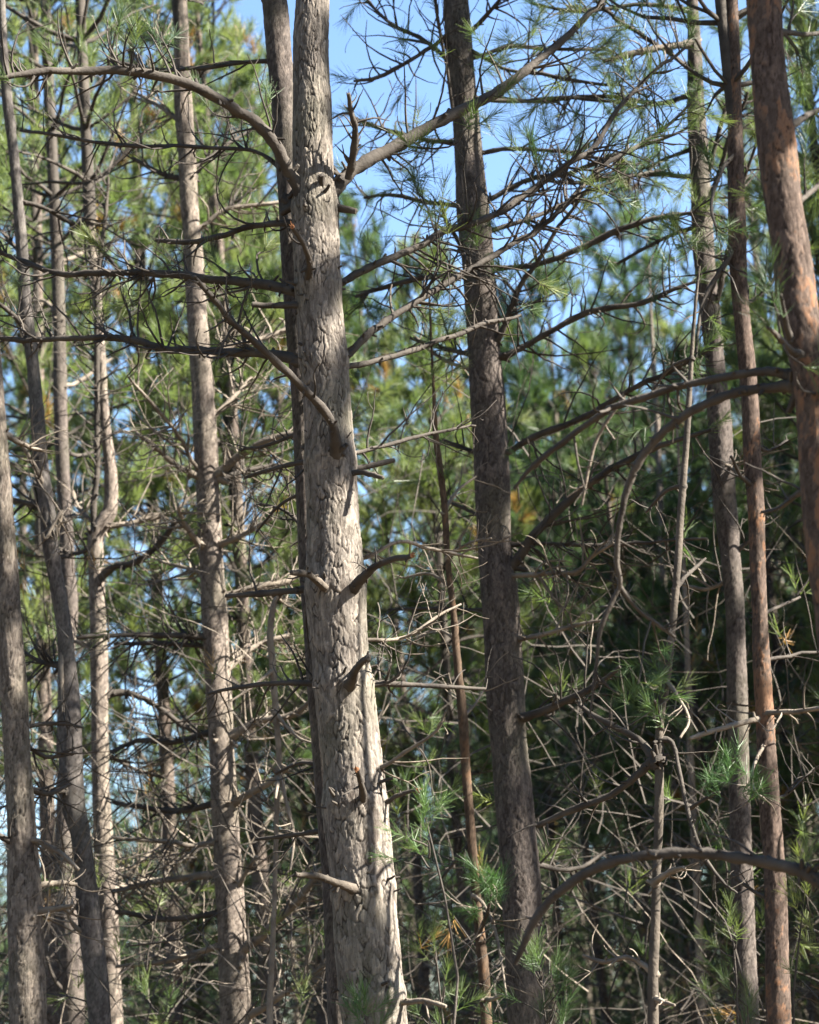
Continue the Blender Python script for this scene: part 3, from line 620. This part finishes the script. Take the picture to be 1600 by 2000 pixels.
T12 = Tree('thin pale young pine stem with a bright green tuft, lower right', 10.5,
  [(1276,2000,20),(1280,1800,18),(1283,1700,17),(1287,1600,17),(1288,1480,17),(1290,1400,15),(1303,1320,15),(1316,1200,14),(1324,1100,14),(1330,1000,14),(1338,900,12),(1345,800,11),(1352,680,8),(1358,600,6),(1366,520,4)], TWIG_MID, 7, 14, k=12, top=False, wob=.05)
for a, dy, m in (([(1285,1485,18),(1270,1492,17),(1240,1520,15),(1180,1560,14),(1100,1590,13),(1045,1614,10)], .3, TWIG), ([(1281,1490,16),(1265,1465,15),(1236,1437,13),(1166,1400,11),(1125,1370,7)], .2, TWIG),
  ([(1280,1725,11),(1310,1700,10),(1335,1692,7)], -.2, TWIG_PALE), ([(1280,1950,9),(1300,1960,8),(1315,1968,6)], -.1, TWIG_PALE), ([(1288,1445,10),(1310,1450,9),(1325,1500,8),(1345,1580,8),(1370,1660,8),(1410,1720,6),(1440,1745,4)], -.2, TWIG),
  ([(1300,1330,8),(1345,1400,6),(1330,1440,5)], -.2, TWIG_PALE), ([(1320,1150,8),(1350,1120,8),(1380,1090,5)], .1, TWIG), ([(1278,1900,10),(1230,1870,9),(1180,1880,9),(1140,1868,6)], .1, TWIG_PALE),
  ([(1335,950,8),(1300,960,7),(1260,1000,5)], .2, TWIG), ([(1350,700,7),(1310,720,6),(1280,760,4)], .2, TWIG)):
    T12.branch(a, dy, m, tw=5, tl=(.06,.25))
T12.branch([(1290,1420,8),(1285,1395,7),(1280,1370,5)], -.15, tw=0)
tufts(T12, [(1290,1390,1.6),(1283,1360,2.0),(1272,1335,1.6),(1300,1400,1.0)], 10.4, m=GREEN_FRESH, parent=T12.last[0], n=45, size=.85)
T12.branch([(1345,1580,8),(1380,1560,7),(1405,1545,5)], -.15, tw=0, root=False)
tufts(T12, [(1390,1535,1.6),(1415,1515,1.6),(1430,1550,1.6),(1400,1570,1.0)], 10.3, m=GREEN_FRESH, parent=T12.last[0], n=40, size=.85)

T14 = Tree('thin white-lit far stem just right of the pale young stem', 18.0,
  [(1372,2000,18),(1368,1900,16),(1364,1800,15),(1360,1700,15),(1356,1620,14),(1350,1500,13),(1345,1350,12),(1340,1200,10),(1333,1050,8),(1326,900,6),(1318,780,3)], TWIG_PALE, 8, 10, k=8, top=False, wob=.06)
for a in ([(1362,1700,6),(1330,1660,5),(1300,1650,4)], [(1366,1850,6),(1400,1820,5),(1430,1780,4)], [(1358,1640,6),(1390,1600,5),(1410,1560,4)]): T14.branch(a, .1, TWIG_PALE, tw=6)
T15 = Tree('distant slim light trunk rising through green foliage right of centre', 26.0,
  [(1300,1300,14),(1296,1150,13),(1292,1050,13),(1287,900,12),(1282,800,12),(1276,700,9),(1272,620,6),(1268,520,3)], BARK_PALE, 14, 10, k=6, top=False)
for a in ([(1287,900,5),(1260,880,4),(1240,850,3)], [(1282,760,5),(1310,740,4),(1330,710,3)]): T15.branch(a, .1, TWIG_PALE, tw=3)

# a dead broken branch dangling in front of the sunlit pine and other small stems
T16 = Tree('thin crooked dead stem, pale in the middle, between sunlit pine and thickest trunk', 13.2,
  [(527,2000,12),(533,1850,10),(538,1700,9),(541,1560,10),(545,1480,10),(538,1380,13),(533,1300,13),(528,1240,13),(534,1185,11),(545,1160,8)], TWIG_PALE, 6, 10, k=10, top=False, name='dead_stem', cat='dead sapling', wob=.06)
for a in ([(545,1500,8),(560,1570,7),(573,1625,6),(570,1700,4)], [(543,1520,7),(536,1560,5)], [(538,1390,7),(575,1435,6),(610,1450,4)], [(533,1310,7),(500,1340,6),(450,1370,4)]): T16.branch(a, -.15, TWIG_PALE, tw=4, tl=(.05,.25))

# ------------------------------------------------------------------ saplings low in front
def sapling(label, Y, px, py, h_px, n, spread, m=GREEN_FRESH, cat='pine sapling'):
    top = at(px, py, Y); base = np.array([top[0], top[1], 0.0])
    root = tag(empty('pine_sapling', base), label, cat)
    st = MB(); S = curvy(base + (0, 0, -.05), (0, 0, 1), top[2] + .05, 8, .12)
    S += (top - S[-1]) * np.linspace(0, 1, len(S))[:, None]
    tube(st, S, np.linspace(.012, .004, len(S)), 6)
    nd = MB(); spread *= .8
    for i in range(n):
        t = rng.uniform(0, 1) ** 1.2; p = top - np.array([0, 0, t * h_px * mpp(Y)])
        az = rng.uniform(0, 6.28); L = spread * (0.15 + t) * rng.uniform(.5, 1)
        B = curvy(p, (math.cos(az), math.sin(az), .6), L, 4, .3, .5)
        tube(st, B, np.linspace(.005, .003, len(B)), 4)
        shoot(nd, B[-1], B[-1] - B[-2], .11, 40, .085, .0022)
    shoot(nd, top, (0, 0, 1), .12, 60, .09, .0022)
    st.build('stem', [TWIG], root, base); nd.build('needles', [m], root, base, False)
sapling('bright green sapling tip beside the right edge of the thickest trunk', 10.0, 832, 1600, 110, 7, .16)
sapling('short green sapling top poking up in front of the thickest trunk at the bottom', 10.5, 715, 1985, 60, 7, .10)
sapling('wide bushy sapling hiding the foot of the dark brown pine', 11.0, 1055, 1890, 260, 24, .40, GREEN_BLUE)
sapling('dim green sapling right of the reddish narrow pine at the right edge', 12.0, 1578, 1690, 300, 18, .35, GREEN_BLUE)
sapling('low dark sapling between the thin orange stem and the thickest trunk, bottom', 11.5, 850, 1850, 260, 12, .28, GREEN_BLUE)
sapling('blue-green sapling at the bottom between the pale young stem and the reddish pine', 12.0, 1430, 1810, 300, 16, .32, GREEN_BLUE)

# ------------------------------------------------------------------ pines behind, and unseen kinds shaped for shade, copied
def make_pine(H, cb, rad, whorls, per, sn, dead, bark, gm, trunk_r=.10, tl=1.5, dens=4.6, nl=.155, nw=.0072):
    """H height, cb height of the lowest green limb"""
    root = empty('pine_tree', (0, 0, 0))
    lean = rng.normal(0, .012, 2)
    z = np.linspace(-.1, H * .97, 14); ph = rng.uniform(0, 6.28, 2)
    P = np.stack([lean[0] * z + .05 * np.sin(z * .5 + ph[0]), lean[1] * z + .05 * np.sin(z * .6 + ph[1]), z], 1)
    t = MB(); tube(t, spline(P, 4), np.interp(np.linspace(0, 1, 13 * 4 + 1), [0, .05, 1], [trunk_r * 1.3, trunk_r, .012]), 14, 0, True, .03)
    t.build('trunk', [bark], root)
    mb = MB(); i = np.argmin(abs(z - cb)); crown(mb, P[i], H - P[i][2], rad, whorls, per, sn, nl, nw, axis=P[-1] - P[i], m_limb=1, dens=dens)
    mb.build('crown', [gm, TWIG, BROWN], root, smooth=False)
    for k in range(dead):
        zz = cb * (0.12 + .86 * (k + rng.uniform(0, .8)) / dead); c = np.array([np.interp(zz, P[:, 2], P[:, 0]), np.interp(zz, P[:, 2], P[:, 1]), zz])
        az = k * 2.4 + rng.normal(0, .3); el = rng.normal(.12, .22)
        L = tl * rng.uniform(.45, 1.15)
        B = curvy(c, (math.cos(az) * math.cos(el), math.sin(az) * math.cos(el), math.sin(el)), L, 8, .55, .15)
        b = MB(); tube(b, B, np.linspace(.018, .004, len(B)), 5); tp = []
        side_twigs(b, B, np.linspace(.016, .004, len(B)), 6, .15, .55, .2, 0, .2, 2, None, tp)
        b.build('branch', [TWIG_PALE if k % 3 else TWIG], root)
    return root

PROTO = [make_pine(16, 5.2, 2.2, 22, 6, 66, 28, BARK_FAR, GREEN), make_pine(15, 4.6, 2.0, 22, 6, 66, 24, BARK_FAR, GREEN, .09),
         make_pine(12, 4.2, 2.0, 18, 6, 66, 14, BARK_FAR, GREEN_BLUE, .08), make_pine(10, 3.4, 1.8, 16, 6, 64, 14, BARK_FAR, GREEN_BLUE, .06)]
rng = np.random.default_rng(11)
CLUMPY = make_pine(13, 4.0, 2.2, 9, 4, 330, 10, BARK_FAR, GREEN, .11, dens=1.5, nl=.19, nw=.011)  # unseen kind, needles clumped with gaps to cast crisp dappled shade
PROTO.append(CLUMPY); PROTO.append(make_pine(9, 1.0, 2.3, 22, 6, 130, 4, BARK_FAR, GREEN_BLUE, .07))  # unseen kind, dense and low-crowned to block sun from the thicket
PROTO.append(make_pine(17, 10.2, 2.2, 7, 4, 330, 10, BARK_FAR, GREEN, .11, dens=1.6, nl=.19, nw=.011))  # unseen kind, crown set high to shade the upper part of the thick trunk
PH = [16, 15, 12, 10, 13, 9, 17]
used = [False] * 7
BG = [ # kind, pixel x at mid height, distance, pixel y of its top, label
 (0, 60, 21, -500, 'tall green pine behind the stout left-edge pine and the smooth leaning one'),
 (1, 285, 23, -420, 'tall yellow-green pine filling the gap left of the sunlit pale pine'),
 (0, 480, 22, -400, 'tall green pine seen between the sunlit pale pine and the thickest trunk'),
 (2, 400, 31, 120, 'far green crown right behind the sunlit pale pine, below its top'),
 (0, -60, 30, -200, 'far pine at the left edge behind everything, green crown only'),
 (2, 590, 30, 150, 'far crown directly behind the thickest trunk, showing on its left'),
 (2, 770, 29, 420, 'green pine crown between the thickest trunk and the dark brown pine'),
 (3, 860, 24, 520, 'young green pine left of the dark brown pine, behind the thin orange stem'),
 (3, 1100, 30, 560, 'bushy young pine right of the dark brown pine, under the sky gap'),
 (2, 1240, 32, 350, 'pointed green pine whose top stands out against the sky gap, right of centre'),
 (3, 1180, 27, 700, 'short dense green pine below the pointed one, right of centre'),
 (2, 1560, 30, 200, 'far dark green pine behind the nearest red-brown trunk'),
 (1, 1660, 20, -400, 'dark pine at the right edge behind the nearest red-brown trunk'),
 (3, 1480, 26, 620, 'young pine behind the narrow reddish trunk, showing between the close pair'),
 (3, 1010, 33, 620, 'small pine right behind the dark brown trunk, low crown'),
 (3, 330, 26, 1400, 'low shady pine left of the sunlit pale pine, below the bright sky hole'),
 (3, 560, 24, 1050, 'low dark pine between the sunlit pale pine and the thickest trunk'),
 (3, 1380, 30, 700, 'young pine right behind the blotchy trunk'),
 (2, 20, 34, 350, 'far pale green crown low behind the stout left-edge pine'),
 (3, 1330, 22, 1080, 'low dark pine behind the pale young stem, lower right'),
]
for kind, px, Y, top_py, label in BG:
    o = PROTO[kind] if not used[kind] else copy_tree(PROTO[kind]); used[kind] = True
    top = at(px, top_py, Y); mid = at(px, 1000, Y)
    s = top[2] / PH[kind]
    o.location = (mid[0], Y, 0); o.scale = (max(s, .8), max(s, .8), s); o.rotation_euler[2] = rng.uniform(0, 6.28)
    tag(o, label, 'pine tree', 'pines further back in the wood')

# unseen pines added round the view, placed and turned to dapple and dim the light
SHADE = [(4, 4.428, 8.220, 1.0, 4.769), (4, 5.140, 11.192, 1.0, 4.485), (4, 4.533, 6.745, 1.0, 5.290), (4, 8.248, 11.633, 1.1, 3.542), (6, 7.369, 8.685, 1.0, 4.229), (5, 6.0, 17.0, 1.15), (5, 6.2, 17.6, 1.2), (5, 6.6, 19.6, 1.25), (5, 7.0, 21.6, 1.25), (5, 7.4, 23.8, 1.25), (5, 7.9, 26.0, 1.25), (5, 8.4, 28.4, 1.3), (5, 8.9, 31.0, 1.3), (5, 9.6, 34.0, 1.3), (5, 7.4, 17.4, 1.3), (5, 7.6, 18.4, 1.35), (5, 8.3, 21.0, 1.4), (5, 9.0, 23.6, 1.4), (5, 9.6, 26.4, 1.4), (5, 10.2, 29.4, 1.45), (5, 11.0, 33.0, 1.45), (5, 11.6, 37.0, 1.45),
  (1, 9.8, 17.0, 1.0), (1, 10.0, 18.0, 1.0), (1, 11.2, 22.0, 1.0), (1, 12.3, 27.0, 1.0), (1, 9.8, 31.0, 1.0),
  (0, -5.0, 9.0, 1.0), (1, -6.2, 13.5, 1.0), (0, -5.4, 4.5, 1.0), (1, -8.0, 18.0, 1.0), (0, -8.6, 9.5, 1.0), (1, -8.2, 23.0, 1.0), (0, -3.2, -3.0, 1.0), (1, 2.2, -4.2, 1.0), (0, -5.6, 0.0, 1.0), (0, .4, -7.5, 1.0), (1, -3.6, 1.6, .9)]
for kind, x, y, s, *turn in SHADE:
    o = PROTO[kind] if not used[kind] else copy_tree(PROTO[kind]); used[kind] = True; o.location = (x, y, 0); o.scale = (s,) * 3; r_ = rng.uniform(0, 6.28); o.rotation_euler[2] = turn[0] if turn else r_
    tag(o, 'unseen pine added outside the frame of the photo, shading the trunks in it', 'pine tree', 'added shade pines outside the frame')

# ------------------------------------------------------------------ far wood, thicket, ground
def far_wood():
    protos = []
    for _ in range(4):
        mb = MB(); crown(mb, (0, 0, 0), 1.0 * 8, 2.0, 14, 5, 11, .17, .013, twigs=False, tr=.09); 
        tube(mb, [(0, 0, -5), (0, 0, 0)], [.12, .09], 6, 1, False)
        protos.append(mb.arrays())
    out = MB()
    prof = ([-300, 60, 200, 400, 640, 800, 1000, 1200, 1400, 1700], [1650, 1600, 1480, 1350, 1050, 800, 740, 740, 700, 560])
    for i in range(330):
        Y = rng.uniform(40, 75); px = rng.uniform(-250, 1850)
        tp = np.interp(px, *prof) + abs(rng.normal(0, 170))
        if i >= 120: tp = max(tp, rng.uniform(1350, 1750)); Y = rng.uniform(34, 60)
        if i >= 260: px = rng.uniform(1850, 3400); tp = rng.uniform(1000, 1300); Y = rng.uniform(30, 60)  # unseen stretch right of the view, added to shade the far bushes
        top = at(px, tp, Y); s = top[2] / 13.0
        v, f, m = protos[rng.integers(0, 4)]
        a = rng.uniform(0, 6.28); c, sn = math.cos(a), math.sin(a); k = max(s, .55)
        zo = 5 if i < 120 else 0.3; s *= 1 if i < 120 else 1.55; k *= 1 if i < 120 else 1.5
        w = np.stack([(v[:, 0] * c - v[:, 1] * sn) * k + top[0], (v[:, 0] * sn + v[:, 1] * c) * k + Y, (v[:, 2] + zo) * s], 1)
        out.V.append(w); out.F.append(f + out.n); out.M.append(m); out.n += len(w)
    for i in range(120):                                  # same wood carried on unseen all round, added to hold back sky light
        a = rng.uniform(0, 6.28); rd = rng.uniform(17, 42); x, y = rd * math.cos(a), 8 + rd * math.sin(a)
        if y > 8 and abs(x) < .24 * y + 4.5: continue
        v, f, m = protos[rng.integers(0, 4)]
        b = rng.uniform(0, 6.28); c, sn = math.cos(b), math.sin(b); s = rng.uniform(.8, 1.15); zo = 5 if i % 2 else .3; s *= 1 if i % 2 else 1.3
        out.V.append(np.stack([(v[:, 0] * c - v[:, 1] * sn) * s * 1.2 + x, (v[:, 0] * sn + v[:, 1] * c) * s * 1.2 + y, (v[:, 2] + zo) * s], 1)); out.F.append(f + out.n); out.M.append(m); out.n += len(v)
    o = out.build('far_wood', [GREEN_BLUE, TWIG_PALE, BROWN], smooth=False)
    tag(o, 'far pine wood seen as one green mass between the trunks', 'wood', None, 'stuff')
far_wood()

def thicket():
    mb = MB()
    for i in range(8000):
        Y = rng.uniform(13.5, 34); x = rng.uniform(-1, 1) * (.20 * Y + .8); 
        zmax = 1.6 + Y * rng.choice([.10, .15, .20, .26])
        z = rng.uniform(.1, 1) ** 1.3 * zmax
        az = rng.uniform(0, 6.28); el = rng.normal(.3, .6)
        L = rng.uniform(.35, 1.5)
        P = curvy((x, Y, z), (math.cos(az) * math.cos(el), math.sin(az) * math.cos(el) * .6, math.sin(el)), L, 7, .9, .2)
        tube(mb, P, np.linspace(rng.uniform(.003, .008), .0016, len(P)), 3, 1 if rng.random() < .06 else 2, False)  # dark bark stands for the shaded tangle, a few pale twigs for sun flecks
        if rng.random() < .16:
            q = P[rng.integers(2, len(P))]
            for _ in range(2): shoot(mb, q, rng.normal(0, .6, 3) + np.array([0, 0, .6]), .14, 22, .11, .005, 3 if rng.random() < .12 else 0)
    o = mb.build('undergrowth', [GREEN_BLUE, TWIG_PALE, TWIG, BROWN], smooth=False)
    tag(o, 'tangle of dead twigs and small pine shoots between the trunks', 'undergrowth', None, 'stuff')
thicket()

g = MB(); n = 60
xs = np.linspace(-1, 1, n); xs = np.sign(xs) * abs(xs) ** 3 * 900
X, Yy = np.meshgrid(xs, xs + 15, indexing='ij'); Z = .05 * np.sin(X * .7) * np.cos(Yy * .6)
v = np.stack([X, Yy, Z * (abs(X) < 60) - .02], -1).reshape(-1, 3)
i, j = np.meshgrid(np.arange(n - 1), np.arange(n - 1), indexing='ij')
g.add(v, np.stack([i * n + j, (i + 1) * n + j, (i + 1) * n + j + 1, i * n + j + 1], -1).reshape(-1, 4))
gm, nt, N, Lk = mat('needle_litter')
out = N.new('ShaderNodeOutputMaterial'); bs = N.new('ShaderNodeBsdfPrincipled'); bs.inputs['Roughness'].default_value = .95
tc = N.new('ShaderNodeTexCoord'); n1 = N.new('ShaderNodeTexNoise'); n1.inputs['Scale'].default_value = 14; n1.inputs['Detail'].default_value = 10
Lk.new(tc.outputs['Object'], n1.inputs['Vector'])
rp = ramp(N, [(.3, (.05, .035, .02)), (.55, (.13, .085, .045)), (.75, (.09, .10, .035))]); Lk.new(n1.outputs['Fac'], rp.inputs[0])
bp = N.new('ShaderNodeBump'); bp.inputs['Distance'].default_value = .05; Lk.new(n1.outputs['Fac'], bp.inputs['Height']); Lk.new(bp.outputs[0], bs.inputs['Normal'])
Lk.new(rp.outputs[0], bs.inputs['Base Color']); Lk.new(bs.outputs[0], out.inputs[0])
tag(g.build('ground', [gm]), 'forest floor of pine needle litter', 'ground', None, 'structure')

# ------------------------------------------------------------------ light, sky, camera
EL, TH = R(38), R(76)
to_sun = Vector((math.sin(TH) * math.cos(EL), -math.cos(TH) * math.cos(EL), math.sin(EL)))
sl = bpy.data.lights.new('sun', 'SUN'); sl.energy = 5.0; sl.angle = R(.53); sl.color = (1, .93, .82)
so = bpy.data.objects.new('sun', sl); COL.objects.link(so)
so.rotation_euler = to_sun.to_track_quat('Z', 'Y').to_euler(); so.location = (10, -5, 20)
w = bpy.data.worlds.new('World'); scene.world = w; w.use_nodes = True
nt = w.node_tree; nt.nodes.clear()
wo = nt.nodes.new('ShaderNodeOutputWorld'); bg = nt.nodes.new('ShaderNodeBackground'); sk = nt.nodes.new('ShaderNodeTexSky')
sk.sky_type = 'NISHITA'; sk.sun_disc = False; sk.sun_elevation = EL; sk.sun_rotation = R(180) - TH
sk.air_density = 1.0; sk.dust_density = 0.3; sk.ozone_density = 3.5
bg.inputs['Strength'].default_value = .05
nt.links.new(sk.outputs[0], bg.inputs[0]); nt.links.new(bg.outputs[0], wo.inputs[0])

cd = bpy.data.cameras.new('camera'); co = bpy.data.objects.new('camera', cd); COL.objects.link(co); scene.camera = co
from mathutils import Matrix
M = Matrix(((_rt[0], _up[0], -_fwd[0], CAM[0]), (_rt[1], _up[1], -_fwd[1], CAM[1]), (_rt[2], _up[2], -_fwd[2], CAM[2]), (0, 0, 0, 1)))
co.matrix_world = M
cd.sensor_fit = 'VERTICAL'; cd.sensor_height = 36; cd.sensor_width = 28.8; cd.lens = 36 * FPX / 2000
cd.clip_start = .1; cd.clip_end = 4000
cd.dof.use_dof = True; cd.dof.focus_distance = 11.0; cd.dof.aperture_fstop = 3.0; cd.dof.aperture_blades = 7

scene.render.engine = 'CYCLES'
scene.render.resolution_x, scene.render.resolution_y = 819, 1024
vs = scene.view_settings; vs.view_transform = 'Standard'; vs.look = 'None'; vs.exposure = 2.92; vs.gamma = 1
cy = scene.cycles
cy.max_bounces = 4; cy.diffuse_bounces = 1; cy.glossy_bounces = 2; cy.transmission_bounces = 3; cy.transparent_max_bounces = 4
cy.sample_clamp_indirect = 6
